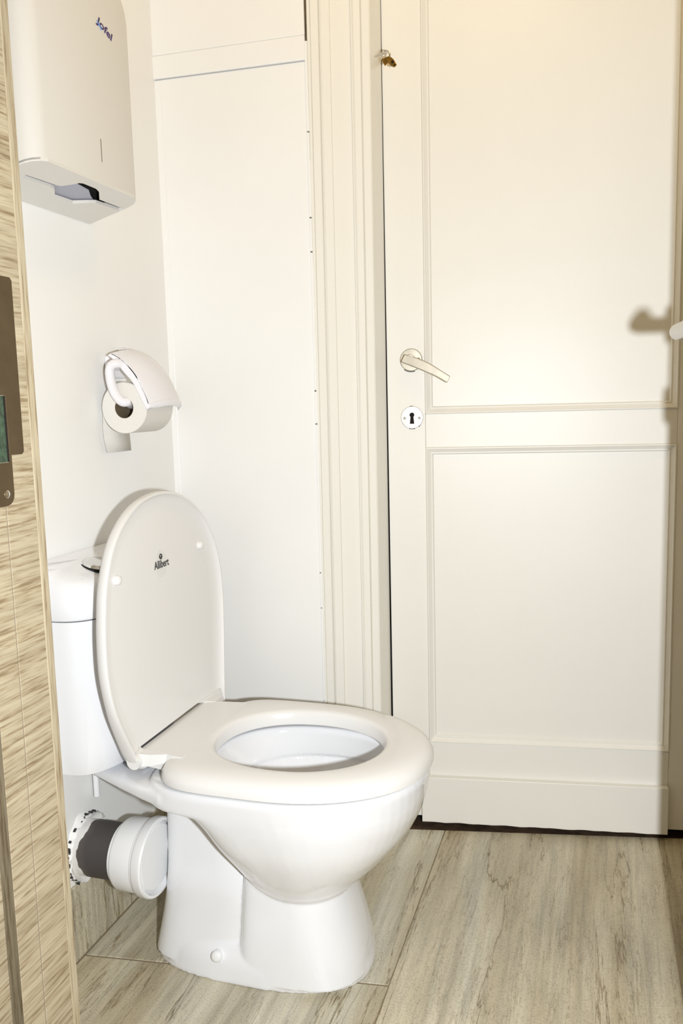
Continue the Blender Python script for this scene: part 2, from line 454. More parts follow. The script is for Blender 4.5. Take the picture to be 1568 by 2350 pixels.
# ---- architrave (three sides) around the white door
ar = empty('trim_2', A0, YAW); tag(ar, 'cream painted fluted architrave around the white door', kind='structure')
prof = [(-0.2050, -0.04), (-0.2050, -0.094), (-0.2035, -0.096), (-0.1985, -0.096), (-0.1975, -0.0935), (-0.1965, -0.0965), (-0.1815, -0.0965), (-0.1800, -0.0925), (-0.1785, -0.0965), (-0.1765, -0.0975),
        (-0.1745, -0.0955), (-0.1585, -0.0955), (-0.1570, -0.0915), (-0.1530, -0.0915), (-0.1160, -0.0925), (-0.1150, -0.0985), (-0.1120, -0.0995), (-0.1100, -0.0965), (-0.1090, -0.0985),
        (-0.0960, -0.0985), (-0.0950, -0.0925), (-0.0930, -0.0955), (-0.0790, -0.0965), (-0.0765, -0.0945), (-0.0660, 0.013), (-0.0860, 0.0135), (-0.0860, 0.05), (-0.10, 0.05)]
obj('left_architrave', bm_prof(prof, -0.009, 2.10, 0.006), M['creamv'], ar, smooth=25)
obj('right_architrave', bm_prof([(0.60 - p[0], p[1]) for p in prof], -0.009, 2.10, 0), M['creamv'], ar, smooth=25)
bx('head_architrave', -0.066, 0.666, -0.095, 0.012, 2.052, 2.12, M['creamv'], ar, bevel=0.003)
bx('rebate_shade', -0.0850, -0.0700, 0.020, 0.057, -0.009, 2.06, M['black'], ar)  # black boxes stand in for the shade inside the door gap
bx('rebate_shade', -0.0855, 0.68, 0.058, 0.075, -0.009, 2.06, M['black'], ar)

# ---- the white panelled door
DY = 0.016
dr = empty('door_1', A0, YAW); tag(dr, 'white panelled door with aluminium lever handle and keyhole plate', kind='structure')
DL, DR_ = -0.0663, 0.664
UPL, UPR = 0.017, 0.5520                    # outer edges of the moulding
zc = lambda u, v, y=DY: bhit(u, v, y)[2]
z_u0 = 0.969; z_l1 = 0.894; z_l0 = 0.205
def dpart(name, x0, x1, z0, z1, y0=DY, y1=DY + 0.038, bev=0.0012, lean=0):
    bm = bmesh.new(); vs = box(bm, x0, x1, y0, y1, z0, z1)
    if lean:
        for v in vs:
            if abs(v.co.x - x0) < 1e-6: v.co.x -= lean * (1 - v.co.z / 2.04)
    return obj(name, bm, M['cream'], dr, bevel=bev)
dpart('latch_stile', DL, UPL - 0.0002, 0.022, 2.04, lean=0.0016)
dpart('hinge_stile', UPR + 0.0002, DR_, 0.020, 2.04)
dpart('lock_rail', UPL, UPR, z_l1, z_u0)
dpart('bottom_rail', UPL, UPR, 0.022, z_l0)
dpart('top_rail', UPL, UPR, 1.93, 2.04)
dpart('upper_panel', UPL - 0.0, UPR, z_u0 + 0.001, 1.929, DY + 0.010, DY + 0.028, 0)
dpart('lower_panel', UPL - 0.0, UPR, z_l0 + 0.001, z_l1 - 0.001, DY + 0.010, DY + 0.028, 0)
def moulding(name, x0, x1, z0, z1, w=0.0165):
    # picture-frame moulding, four mitred lengths
    pr = [(0.0, -0.0015), (0.0012, -0.0030), (0.0030, -0.0032), (0.0045, -0.0010), (0.0110, 0.0050), (0.0135, 0.0045), (0.0150, 0.0060), (w, 0.0105)]
    for side in range(4):
        bm = bmesh.new(); ra = []; rb = []
        for o_, h_ in pr + [(w, 0.012), (0.0, 0.012)]:
            y = DY + h_
            c = [(x0 + o_, y, z0 + o_), (x1 - o_, y, z0 + o_), (x1 - o_, y, z1 - o_), (x0 + o_, y, z1 - o_)]
            ra.append(c[side]); rb.append(c[(side + 1) % 4])
        loft(bm, [ra, rb])
        obj('moulding', bm, M['cream'], dr)
moulding('m', UPL, UPR, z_u0, 1.93)
moulding('m', UPL, UPR, z_l0, z_l1)
# kick board
bm = bmesh.new(); vs = box(bm, -0.001, 0.5505, 0.0, DY - 0.0003, 0.0145, 0.125)
bmesh.ops.subdivide_edges(bm, edges=[e for e in bm.edges if abs(e.verts[0].co.x - e.verts[1].co.x) > 0.3], cuts=50)
for v in bm.verts:
    if v.co.z < 0.02: v.co.z += 0.0010 * math.sin(v.co.x * 90) * math.sin(v.co.x * 23) + 0.0005 * random.random()
obj('kick_board', bm, M['cream'], dr, bevel=0.0012)
bx('glue_strip', UPR - 0.006, UPR - 0.001, DY - 0.001, DY, 0.168, z_l0 - 0.002, M['cream'], dr)

# lever handle on the white door
hc = bhit(944, 826, DY)
hx, hz = hc[0], hc[2]
def rose(nm, cx_, cz_, rr, parent, h_=0.005, mat=M['alu'], y=DY):
    bm = bmesh.new()
    lathe(bm, [(rr * 0.98, 0), (rr, 0.001), (rr, h_ * 0.5), (rr * 0.93, h_), (rr * 0.5, h_ * 1.05), (0.0, h_ * 1.05)], (cx_, y, cz_), (0, -1, 0), 40)
    return obj(nm, bm, mat, parent, smooth=40)
hr = rose('door_handle', hx, hz, 0.0248, dr)
bm = bmesh.new(); lathe(bm, [(0.0105, 0), (0.0105, 0.020), (0.0095, 0.024), (0, 0.024)], (hx, DY - 0.005, hz), (0, -1, 0), 24)
obj('spindle_neck', bm, M['alu'], hr, smooth=40)
def screw(cx_, cz_, parent, y, rr=0.0028):
    bm = bmesh.new(); lathe(bm, [(rr, 0), (rr, 0.0008), (rr * 0.5, 0.0016), (0, 0.0017)], (cx_, y, cz_), (0, -1, 0), 14)
    o = obj('screw', bm, M['chrome'], parent, smooth=40); return o
screw(hx + 0.0170, hz + 0.002, hr, DY - 0.0052)
# flat blade from the neck out to the right and down
tip = bhit(1030, 871, DY - 0.030); st_ = bhit(925, 822, DY - 0.026)
a_ = Vector((st_[0], 0, st_[2])); b_ = Vector((tip[0], 0, tip[2])); L_ = (b_ - a_).length; dx = (b_ - a_).normalized(); up_ = Vector((-dx.z, 0, dx.x))
rings = []
for i in range(13):
    t_ = i / 12
    c = a_ + dx * (L_ * t_) + up_ * (0.004 * math.sin(PI * t_))
    hw = 0.0095 + 0.0018 * math.sin(PI * min(1, t_ * 1.3)) - 0.0015 * t_
    yy = DY - 0.024 - 0.006 * t_
    th_ = 0.0055 - 0.002 * t_
    rings.append([(c.x + up_.x * q[0], yy + q[1], c.z + up_.z * q[0]) for q in ((hw * 0.86, -th_), (hw, -th_ * 0.2), (hw * 0.9, th_), (-hw * 0.9, th_), (-hw, -th_ * 0.2), (-hw * 0.86, -th_))])
bm = bmesh.new(); loft(bm, rings); obj('lever', bm, M['alu'], hr, bevel=0.0007)
# keyhole plate
kc = bhit(946, 958, DY)
kx, kz = kc[0], kc[2]
keyh = []
for a in range(-55, 236, 12):
    keyh.append((kx + 0.0048 * math.cos(math.radians(a)), kz + 0.0055 + 0.0048 * math.sin(math.radians(a))))
keyh += [(kx - 0.0043, kz - 0.0135), (kx + 0.0043, kz - 0.0135)]
bm = plate2d(circ(kx, kz, 0.0248, 40), [keyh], lambda a, b, h_: (a, DY - h_, b), 0.0025)
es = obj('keyhole_plate', bm, M['chrome'], dr, bevel=0.0008); es.data.materials[0] = simple('worn_chrome', (0.50, 0.48, 0.45), 0.30, metal=0.85, var=0.15, vscale=80)
bm = plate2d([(p[0], p[1]) for p in keyh], [], lambda a, b, h_: (a, DY - 0.0004 - h_, b), 0.0003); obj('keyhole', bm, M['black'], es)
for sx in (-1, 1): screw(kx + sx * 0.0165, kz - 0.0015, es, DY - 0.0024)
bm = bmesh.new()                                  # chipped paint under the plate
for k in range(14):
    a = math.radians(random.choice([random.uniform(250, 320), random.uniform(80, 100)])); rr = 0.0252
    c = (kx + rr * math.cos(a), kz + rr * math.sin(a)); q = random.uniform(0.0004, 0.0013)
    box(bm, c[0] - q * 1.6, c[0] + q * 1.6, DY - 0.0006, DY, c[1] - q, c[1] + q * 0.4)
obj('paint_chips', bm, M['ink'], es)
bm = bmesh.new()
for k in range(12):
    a = math.radians(235 + k * 4.6); rr = 0.0256
    c = (hx + rr * math.cos(a), hz + rr * math.sin(a)); q = 0.0012
    box(bm, c[0] - q, c[0] + q, DY - 0.0006, DY, c[1] - q * 0.9, c[1] + q * 0.5)
obj('dark_gap', bm, M['ink'], hr)

# ---- remaining room shell
wr = bx('wall_right', 0.80, 0.90, 0.62, 2.10, 0.0, 2.6, M['wall']); tag(wr, 'white wall to the right of the doorway', kind='structure')
ce = bx('ceiling', XW - 0.12, 0.9, 0.62, 2.2, 2.6, 2.68, M['wall']); tag(ce, 'white ceiling', kind='structure')
wf = empty('wall_front'); tag(wf, 'white wall around the wooden doorway', kind='structure')
bx('left_pier', XW - 0.12, -0.645, 0.64, 0.79, 0, 2.6, M['wall'], wf)
bx('right_pier', 0.245, 0.90, 0.64, 0.79, 0, 2.6, M['wall'], wf)
bx('head', -0.645, 0.245, 0.64, 0.79, 2.08, 2.6, M['wall'], wf)

# ---- wooden doorway jamb on the left, seen from close by
XJ = -0.601
jb = empty('trim_3'); tag(jb, 'light oak door jamb with lock keep at the left edge', kind='structure')
bx('jamb_board', XJ - 0.035, XJ, 0.7395, 0.7865, 0, 2.06, M['wood_y'], jb, bevel=0.0006)
bx('jamb_board', XJ - 0.035, XJ, 0.703, 0.7380, 0, 2.06, M['wood_y'], jb, bevel=0.0006)
bx('joint_seal', XJ - 0.03, XJ - 0.0006, 0.7380, 0.7395, 0, 2.06, M['grey'], jb)
bx('edge_band', XJ - 0.035, XJ + 0.0004, 0.787, 0.800, 0, 2.06, M['wood_z'], jb, bevel=0.001)
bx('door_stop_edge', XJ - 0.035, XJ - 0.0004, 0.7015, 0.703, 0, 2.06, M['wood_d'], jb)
bx('outer_casing', XJ - 0.060, XJ - 0.014, 0.60, 0.7015, 0, 2.06, M['wood_y'], jb, bevel=0.0006)
bx('head_board', XJ, 0.20, 0.703, 0.80, 2.04, 2.08, M['wood_z'], jb)
bx('right_jamb', 0.20, 0.245, 0.66, 0.80, 0, 2.08, M['wood_y'], jb)
# lock keep (strike plate)
zb, zs, zt = 0.900, 0.953, 1.139
ol = []
yl, yn, yw = 0.712, 0.7505, 0.7710
ol += [(yl, zb + 0.012)] + [(yl + 0.012 - 0.012 * math.cos(a), zb + 0.012 - 0.012 * math.sin(a)) for a in (0.4, 0.8, 1.2, PI / 2)]
ol += [(yn - 0.012 + 0.012 * math.sin(a), zb + 0.012 - 0.012 * math.cos(a)) for a in (0, 0.4, 0.8, 1.2, PI / 2)]
ol += [(yn, zs), (yw - 0.003, zs), (yw, zs + 0.003), (yw, zt - 0.003), (yw - 0.003, zt), (yn, zt), (yn, 1.19), (yl, 1.19)]
h1 = [(0.718, 0.9455), (0.7475, 0.9455), (0.7475, 1.016), (0.718, 1.016)]
h2 = [(0.718, 1.065), (0.7435, 1.065), (0.7435, 1.125), (0.718, 1.125)]
bm = plate2d(ol, [h1, h2], lambda a, b, h_: (XJ + 0.0006 + h_, a, b), 0.0016)
kp = obj('strike_plate', bm, M['plate'], jb, bevel=0.0004); tag(kp, 'dull brown metal lock keep')
bm = plate2d([(0.7185, 0.946), (0.7450, 0.946), (0.7450, 1.0155), (0.7185, 1.0155)], [], lambda a, b, h_: (XJ + 0.0004 + h_, a, b), 0.0004); obj('latch_pocket', bm, M['green'], kp)
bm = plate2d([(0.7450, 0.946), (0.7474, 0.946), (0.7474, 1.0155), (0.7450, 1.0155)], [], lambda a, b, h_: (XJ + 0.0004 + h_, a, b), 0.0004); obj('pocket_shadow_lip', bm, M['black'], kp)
bm = plate2d(h2, [], lambda a, b, h_: (XJ + 0.0004 + h_, a, b), 0.0004); obj('bolt_pocket', bm, M['black'], kp)
bm = bmesh.new(); lathe(bm, [(0.0042, 0), (0.0042, 0.0006), (0.0025, 0.0018), (0, 0.002)], (XJ + 0.0022, 0.7385, 0.9125), (1, 0, 0), 20)
obj('screw', bm, M['chrome'], kp, smooth=40)

# ---- near door leaf, opened into the room at the right: its edge and lever throw the shadow
LY = 1.345                                       # latch edge
lx = FLASH.x + (0.1325 - FLASH.x) * LY / 1.931
ang = math.atan2(0.200 - lx, LY - 0.79)          # hinge at x .20, y .79
nl = empty('door_2', (lx, LY, 0), ang)           # local -y runs towards the hinge, +x is thickness
tag(nl, 'door leaf opened into the room at the right', kind='structure')
LW = math.hypot(0.200 - lx, LY - 0.79)
bx('door_panel', 0.0, 0.040, -0.72, 0.0, 0.012, 2.04, M['leaf'], nl, bevel=0.001)
el = ypl(1541, 764, LY - 0.055); ez = el.z - 0.006
bm = bmesh.new(); lathe(bm, [(0.026, 0), (0.026, 0.008), (0.024, 0.010), (0, 0.010)], (0, -0.055, ez + 0.006), (-1, 0, 0), 36)
nh = obj('door_handle', bm, M['chrome'], nl, smooth=40)
bm = bmesh.new()
ex = -(lx - el.x) ; 
pts = [(0, -0.055, ez + 0.006), (-0.030, -0.055, ez + 0.006), (ex + 0.014, -0.055, el.z), (ex + 0.004, -0.058, el.z), (ex + 0.0, -0.067, el.z), (ex, -0.08, el.z), (ex + 0.002, -0.165, el.z + 0.001)]
tube(bm, [pts[0], pts[1], pts[2], pts[3], pts[4], pts[5], pts[6]], 0.0112, 20)
obj('lever', bm, simple('brushed_steel', (0.62, 0.60, 0.57), 0.30, metal=0.9), nh, smooth=50)
bm = bmesh.new(); lathe(bm, [(0.026, 0), (0.026, 0.008), (0.024, 0.010), (0, 0.010)], (0, -0.055, 0.972), (-1, 0, 0), 36)
obj('keyhole_plate', bm, M['chrome'], nl, smooth=40)

# ================================================================== THINGS
# ---- padlock and staple on the architrave
pc = ypl(880, 125, 1.745)
pd = empty('padlock', pc); tag(pd, 'small old brass padlock hanging from a staple on the door frame', 'padlock')
def pv(u, v, dy=0.0): return ypl(u, v, 1.745 + dy) - pc
bm = bmesh.new(); tube(bm, [pv(862, 130, 0.006), pv(872, 126, 0), pv(882, 122, -0.004), pv(888, 121, -0.006)], 0.0022, 10)
obj('staple', bm, M['chrome'], pd, smooth=50)
bm = bmesh.new(); tube(bm, spline([pv(877, 135), pv(876, 126), pv(879, 119), pv(885, 116), pv(892, 119), pv(895, 126), pv(893, 132)], 5), 0.0019, 10)
obj('shackle', bm, M['chrome'], pd, smooth=50)
ol = [(884, 132), (892, 129), (898, 131), (904, 136), (909, 145), (911.5, 150), (906.5, 154.5), (900, 152), (893, 145), (887, 138)]
q0 = [pv(u, v, -0.004) for u, v in ol]; q1 = [pv(u - 1.5, v + 0.5, 0.006) for u, v in ol]
bm = bmesh.new(); loft(bm, [q0, q1]); obj('body', bm, M['brass'], pd, bevel=0.0008)
bm = bmesh.new()
for u, v, rr in ((901, 142, 0.0028), (906, 148.5, 0.0018)):
    c = pv(u, v, -0.0044); lathe(bm, [(rr, -0.0004), (rr, 0.0006), (0, 0.0006)], c, (0.3, -1, 0), 14)
obj('keyway', bm, M['black'], pd)
ol = [(876, 134), (883, 134), (889, 139), (890, 146), (886, 150), (884, 152), (880, 145)]
q0 = [pv(u, v, 0.001) for u, v in ol]; q1 = [pv(u, v, 0.006) for u, v in ol]
bm = bmesh.new(); loft(bm, [q0, q1]); obj('hasp', bm, M['brass'], pd, bevel=0.0006)

# ---- paper towel dispenser
DX0, DX1 = XW, -0.795
dp = empty('paper_towel_dispenser', (XW, 1.25, 1.35)); tag(dp, 'off white folded towel dispenser high on the left wall', 'dispenser')
OD = Vector((XW, 1.25, 1.35))
yn_, yf_ = 1.098, 1.398
def dz(x): return 1.338 + (x - XW) / (DX1 - XW) * 0.030
def outl(y0, y1, ins, zlow):
    zt_ = 1.775 - ins
    y0 += ins; y1 -= ins
    o = []
    o += [(y0, zlow), (y1, zlow)]
    o += [(y1, 1.655), (y1 - 0.004, 1.675), (y1 - 0.012, 1.69), (y1 - 0.055, 1.748), (y1 - 0.075, zt_ - 0.004), (y1 - 0.095, zt_)]
    o += [(y0 + 0.095, zt_), (y0 + 0.075, zt_ - 0.004), (y0 + 0.055, 1.748), (y0 + 0.012, 1.69), (y0 + 0.004, 1.675), (y0, 1.655)]
    return o
rings = []
for x, ins in ((XW + 0.001, 0.0), (DX1 - 0.034, 0.0), (DX1 - 0.022, 0.002), (DX1 - 0.012, 0.007), (DX1 - 0.004, 0.016), (DX1, 0.028)):
    zz = dz(x)
    rings.append([Vector((x, p[0], p[1])) - OD for p in outl(yn_, yf_, ins, zz)])
bm = bmesh.new(); vr = loft(bm, rings, True, True)
for fc in bm.faces[:]:                                             # leave the underside open for the tray
    if all((v.co.z + OD.z) < dz(v.co.x + OD.x) + 0.001 for v in fc.verts): bm.faces.remove(fc)
obj('housing', bm, M['abs'], dp, smooth=30)
# underside tray with the towel slot
nz = Vector((-(0.030) / (DX1 - XW), 0, 1)); d0z = nz.dot(Vector((XW, 0, 1.338)))
def und(u, v):
    P = hit(u, v, nz, d0z); return (P.x, P.y)
slot = [und(*p) for p in ((48, 403), (59, 398), (95, 410), (129, 422), (141, 424), (173, 419), (182, 417), (191, 418), (220, 430), (227, 437), (228, 455), (285, 477), (274, 481), (220, 463), (202, 463), (167, 464), (126, 450), (125, 431), (117, 427))]
tray = [(XW + 0.001, yn_), (DX1 - 0.034, yn_), (DX1 - 0.022, yn_ + 0.002), (DX1 - 0.012, yn_ + 0.007), (DX1 - 0.004, yn_ + 0.016), (DX1 + 0.0006, yn_ + 0.028),
        (DX1 + 0.0006, yf_ - 0.028), (DX1 - 0.004, yf_ - 0.016), (DX1 - 0.012, yf_ - 0.007), (DX1 - 0.022, yf_ - 0.002), (DX1 - 0.034, yf_), (XW + 0.001, yf_)]
bm = plate2d(tray, [slot], lambda a, b, h_: Vector((a, b, dz(a) - 0.0022 + h_)) - OD, 0.0052)
obj('bottom_tray', bm, M['abs'], dp)
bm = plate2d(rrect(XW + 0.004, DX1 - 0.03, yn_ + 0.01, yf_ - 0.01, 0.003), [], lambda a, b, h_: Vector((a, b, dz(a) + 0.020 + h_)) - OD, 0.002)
obj('cavity_shade', bm, M['black'], dp)  # black sheet paints the shade inside the housing above the slot
def und2(u, v):
    P = hit(u, v, nz, d0z + 0.0055); return (P.x, P.y)
pp = [und2(*p) for p in ((48, 404), (62, 402), (126, 426), (150, 423), (172, 420), (186, 427), (204, 437), (208, 450), (214, 459), (250, 470), (286, 480), (274, 485), (220, 469), (202, 470), (167, 471), (122, 457), (118, 431))]
bm = plate2d(pp, [], lambda a, b, h_: Vector((a, b, dz(a) + 0.0055 + h_)) - OD, 0.001)
obj('paper_towel', bm, M['towel'], dp)
a, b = xpl(231, 319, DX1), xpl(232.5, 371, DX1)
bm = bmesh.new(); box(bm, DX1 - OD.x - 0.0005, DX1 - OD.x + 0.0004, a.y - OD.y - 0.0009, a.y - OD.y + 0.0009, b.z - OD.z, a.z - OD.z)
obj('level_slot', bm, M['grey'], dp)
# name on the cover
P0 = xpl(221, 45, DX1); P1 = xpl(262, 58, DX1)
def lg(a, b, h_): return Vector((DX1 + 0.0001 + h_, P0.y + a, P0.z + b)) - OD
bm = text_bm('Jofel', 0.030, lambda a, b, h_: lg(a + 0.001, b * 0.62 - 0.32 * a - 0.004, h_), xs=0.80, shear=0.3, bold=0.0006)
obj('brand_lettering', bm, M['purple'], dp)
bm = bmesh.new(); tube(bm, [lg(0.0005, -0.001, 0.0003), lg(0.008, -0.006, 0.0003), lg(0.0135, -0.0115, 0.0003)], [0.0006, 0.0013, 0.0006], 6)
obj('blue_swash', bm, M['blue'], dp)

# ---- toilet roll holder and roll
RC = Vector((-0.851, 1.387, 0.998))
RR, RL = 0.0475, 0.100
RC.y = xpl(285, 938, RC.x).y; RC.z = xpl(285, 936, RC.x).z
ro = empty('toilet_roll', RC); tag(ro, 'part used roll of off white toilet paper on the wall holder', 'toilet paper')
bm = bmesh.new()
prf = [(0.0195, 0), (RR * 0.6, -0.0006), (RR - 0.001, 0), (RR, 0.001), (RR, RL - 0.001), (RR - 0.001, RL), (0.0195, RL)]
lathe(bm, prf, (0, 0, 0), (0, 1, 0), 56, closed_prof=True)
obj('paper', bm, M['paper'], ro, smooth=35)
bm = bmesh.new(); lathe(bm, [(0.0195, 0.0002), (0.0195, RL - 0.0002), (0.0186, RL - 0.0002), (0.0186, 0.0002)], (0, 0, 0), (0, 1, 0), 40, closed_prof=True)
obj('cardboard_core', bm, M['card'], ro, smooth=35)
# hanging sheet
t0 = xpl(250, 1036, XW + 0.006); t1 = xpl(306, 1036, XW + 0.006)
bm = bmesh.new(); ra = []; rb = []
for x, z in ((RC.x - RR - 0.0002, RC.z + 0.005), (RC.x - RR - 0.0012, RC.z - 0.012), (XW + 0.0045, RC.z - 0.035), (XW + 0.005, RC.z - 0.055), (XW + 0.0065, (t0.z + t1.z) / 2)):
    ra.append(Vector((x, RC.y + 0.004, z)) - RC); rb.append(Vector((x, RC.y + RL - 0.004, z)) - RC)
ra[-1].y += 0.006
r0 = [Vector(p) for p in ra]; r1 = [Vector(p) for p in rb]
vs0 = [bm.verts.new(p) for p in r0]; vs1 = [bm.verts.new(p) for p in r1]
for i in range(len(vs0) - 1): bm.faces.new((vs0[i], vs0[i + 1], vs1[i + 1], vs1[i]))
o = obj('hanging_sheet', bm, M['paper'], ro, smooth=80); sm = o.modifiers.new('thickness', 'SOLIDIFY'); sm.thickness = 0.0006

ho = empty('toilet_roll_holder', (XW, RC.y + 0.05, RC.z + 0.1)); tag(ho, 'white plastic wall holder with curved cover over the toilet roll', 'roll holder')
OH = Vector((XW, RC.y + 0.05, RC.z + 0.1))
H = lambda P: P - OH
YN = RC.y - 0.004
# curved cover: near-edge profile read from the photograph on the plane y = YN
inner = [(246, 815), (263, 828), (283, 853), (303, 876), (319, 906), (336, 939)]
outer = [(256, 810), (278, 823), (299, 843), (316, 866), (333, 901), (343, 927)]
pin = spline([ypl(u, v, YN) for u, v in inner], 4); po = spline([ypl(u, v, YN) for u, v in outer], 4)
rings = []
CW = 0.122
for k in range(9):
    t_ = k / 8
    dy = CW * t_
    bul = math.sin(PI * t_ ** 0.8) * 0.012 + 0.004 * t_
    # round the far and near sides a little
    sh = 0.006 if k == 8 else (0.0015 if k == 7 else 0.0)
    rg = []
    for P in po: rg.append(H(P + Vector((bul - sh * 0.6, dy, bul * 0.6 - sh * 0.6))))
    for P, Q in zip(reversed(pin), reversed(po)):
        tk = (P - Q).normalized() * 0.0028
        rg.append(H(Q + tk + Vector((bul - sh * 0.6, dy, bul * 0.6 - sh * 0.6))))
    rings.append(rg)
bm = bmesh.new(); loft(bm, rings)
obj('cover', bm, M['abs2'], ho, smooth=40)
# near cheek band of the cover
bm = bmesh.new()
rg0 = [H(P) for P in po] + [H(P) for P in reversed(pin)]
rg1 = [H(P + Vector((0, 0.004, 0))) for P in po] + [H(P + Vector((0, 0.004, 0))) for P in reversed(pin)]
loft(bm, [rg0, rg1]); obj('cover_cheek', bm, M['abs2'], ho, bevel=0.0008)
# front lip
a, b = po[-1], pin[-1]
lip = []
for k in range(9):
    t_ = k / 8; bul = math.sin(PI * t_ ** 0.8) * 0.012 + 0.004 * t_; e_ = 0.002 if k in (0, 8) else 0.0
    sh = (0.0075 if k == 8 else (0.0015 if k == 7 else 0.0)) * 0.6
    o_ = Vector((bul - sh, CW * t_, bul * 0.6 - sh))
    lip.append([H(a + o_ + Vector((-0.0012, 0, 0.0012))), H(a + o_ + Vector((0.0016, 0, 0.0002))), H(a + o_ + Vector((0.0022 - e_, 0, -0.005))), H(a + o_ + Vector((-0.0005 - e_, 0, -0.0115 + 2 * e_))), H(b + o_ + Vector((0, 0, -0.002)))])
bm = bmesh.new(); loft(bm, lip)
obj('cover_lip', bm, M['abs2'], ho, smooth=50)
# arm: from the bracket forward, round the near face and into the core
ya = RC.y - 0.009
q = lambda u, v, y: ypl(u, v, y)
armp = [Vector((XW + 0.004, RC.y + 0.045, q(262, 836, ya).z)), q(292, 838, ya + 0.03), q(270, 834, ya + 0.004), q(257, 838, ya), q(252, 850, ya), q(254, 872, ya), q(260, 894, ya), q(270, 912, ya + 0.001), q(281, 922, ya + 0.004), q(293, 923, ya + 0.012), Vector((RC.x, RC.y + 0.03, RC.z + 0.006)), Vector((RC.x, RC.y + 0.09, RC.z + 0.006))]
bm = bmesh.new(); tube(bm, [H(P) for P in spline(armp, 5)], 0.0088, 16)
obj('arm', bm, M['abs2'], ho, smooth=60)
bm = bmesh.new(); box(bm, 0.0005, 0.010, -0.022, 0.040, q(266, 865, ya).z - OH.z, q(266, 812, ya).z - OH.z)
obj('wall_bracket', bm, M['abs2'], ho, bevel=0.003)
c = H(xpl(278, 806, XW + 0.004)); bm = bmesh.new(); tube(bm, [c - Vector((0.003, 0, 0)), c + Vector((0.012, 0, 0))], 0.0065, 16)
obj('boss', bm, M['abs2'], ho, smooth=50)
c2 = c + Vector((0.0118, 0.001, 0.0)); bm = bmesh.new(); lathe(bm, [(0.0036, 0), (0.0032, 0.0016), (0, 0.002)], c2, (1, 0, 0), 14)
obj('screw', bm, M['chrome'], ho, smooth=40)

# ---- toilet
AY = 1.335
to = empty('toilet', (-0.60, AY, 0)); tag(to, 'white close coupled toilet with raised lid against the left wall', 'toilet')
OT = Vector((-0.60, AY, 0)); T = lambda x, y, z: Vector((x, y, z)) - OT
def sup(xb, xf, hw, z, eb=2.3, ef=2.1, n=64, yc=AY, xm=None):
    """closed horizontal section: back end xb, front end xf, half width hw, back / front squareness"""
    xm = (xb + xf) / 2 if xm is None else xm
    out = []
    for k in range(n):
        a = 2 * PI * k / n
        c, s = math.cos(a), math.sin(a)
        e = ef if c > 0 else eb
        rx = (xf - xm) if c > 0 else (xm - xb)
        x = xm + rx * math.copysign(abs(c) ** (2 / e), c)
        y = yc + hw * math.copysign(abs(s) ** (2 / e), s)
        out.append(T(x, y, z))
    return out
bm = bmesh.new()
RZ = 0.379
# bowl: outer skin up, rim, inner skin down  (one closed solid)
outer = smooth_rings([sup(-0.578, -0.430, 0.076, 0.135), sup(-0.584, -0.408, 0.100, 0.163), sup(-0.592, -0.378, 0.126, 0.192, 2.8), sup(-0.604, -0.342, 0.148, 0.230, 3.6, xm=-0.48),
         sup(-0.618, -0.308, 0.167, 0.270, 4.6, xm=-0.49), sup(-0.632, -0.286, 0.179, 0.310, 6, xm=-0.50), sup(-0.643, -0.279, 0.1835, 0.332, 8, xm=-0.505)]) + [sup(-0.654, -0.278, 0.184, 0.337, 9, xm=-0.505), sup(-0.722, -0.277, 0.1845, 0.341, 7, xm=-0.51), sup(-0.735, -0.276, 0.1855, 0.350, 6, xm=-0.51), sup(-0.737, -0.274, 0.187, 0.370, 5.0, xm=-0.515), sup(-0.735, -0.278, 0.184, RZ, 5.0, xm=-0.515)]
inner = [sup(-0.660, -0.325, 0.136, RZ, 2.2), sup(-0.656, -0.330, 0.132, 0.370, 2.2), sup(-0.642, -0.330, 0.132, 0.345, 2.2), sup(-0.629, -0.330, 0.133, 0.326, 2.3), sup(-0.630, -0.326, 0.137, 0.3235, 2.3), sup(-0.615, -0.337, 0.126, 0.298, 2.3),
         sup(-0.596, -0.364, 0.102, 0.255), sup(-0.570, -0.410, 0.075, 0.205), sup(-0.545, -0.450, 0.045, 0.180)]
loft(bm, outer + inner)
# rear shelf carrying the cistern
sh = []
for x, hw, zb_, zt_ in ((-0.885, 0.085, 0.342, 0.364), (-0.86, 0.100, 0.342, 0.365), (-0.80, 0.130, 0.341, 0.368), (-0.74, 0.160, 0.340, 0.374), (-0.69, 0.178, 0.338, 0.377), (-0.62, 0.181, 0.336, 0.3785)):
    zm = (zb_ + zt_) / 2; hh = (zt_ - zb_) / 2
    sh.append([T(x, AY + hw * math.copysign(abs(math.cos(a)) ** 0.25, math.cos(a)), zm + hh * math.copysign(abs(math.sin(a)) ** 0.6, math.sin(a))) for a in [2 * PI * k / 40 for k in range(40)]])
b2 = bmesh.new(); loft(b2, sh)
me = bpy.data.meshes.new('t'); b2.to_mesh(me); b2.free()
# cut the shelf where the bowl opening is: simply keep it behind the opening
bmS = bmesh.new(); bmS.from_mesh(me); bpy.data.meshes.remove(me)
bmesh.ops.bisect_plane(bmS, geom=bmS.verts[:] + bmS.edges[:] + bmS.faces[:], plane_co=(-0.677 - OT.x, 0, 0), plane_no=(1, 0, 0), clear_outer=True)
ee = [e for e in bmS.edges if e.is_boundary]
bmesh.ops.edgeloop_fill(bmS, edges=ee)
me = bpy.data.meshes.new('t'); bmS.to_mesh(me); bmS.free(); bm.from_mesh(me); bpy.data.meshes.remove(me)
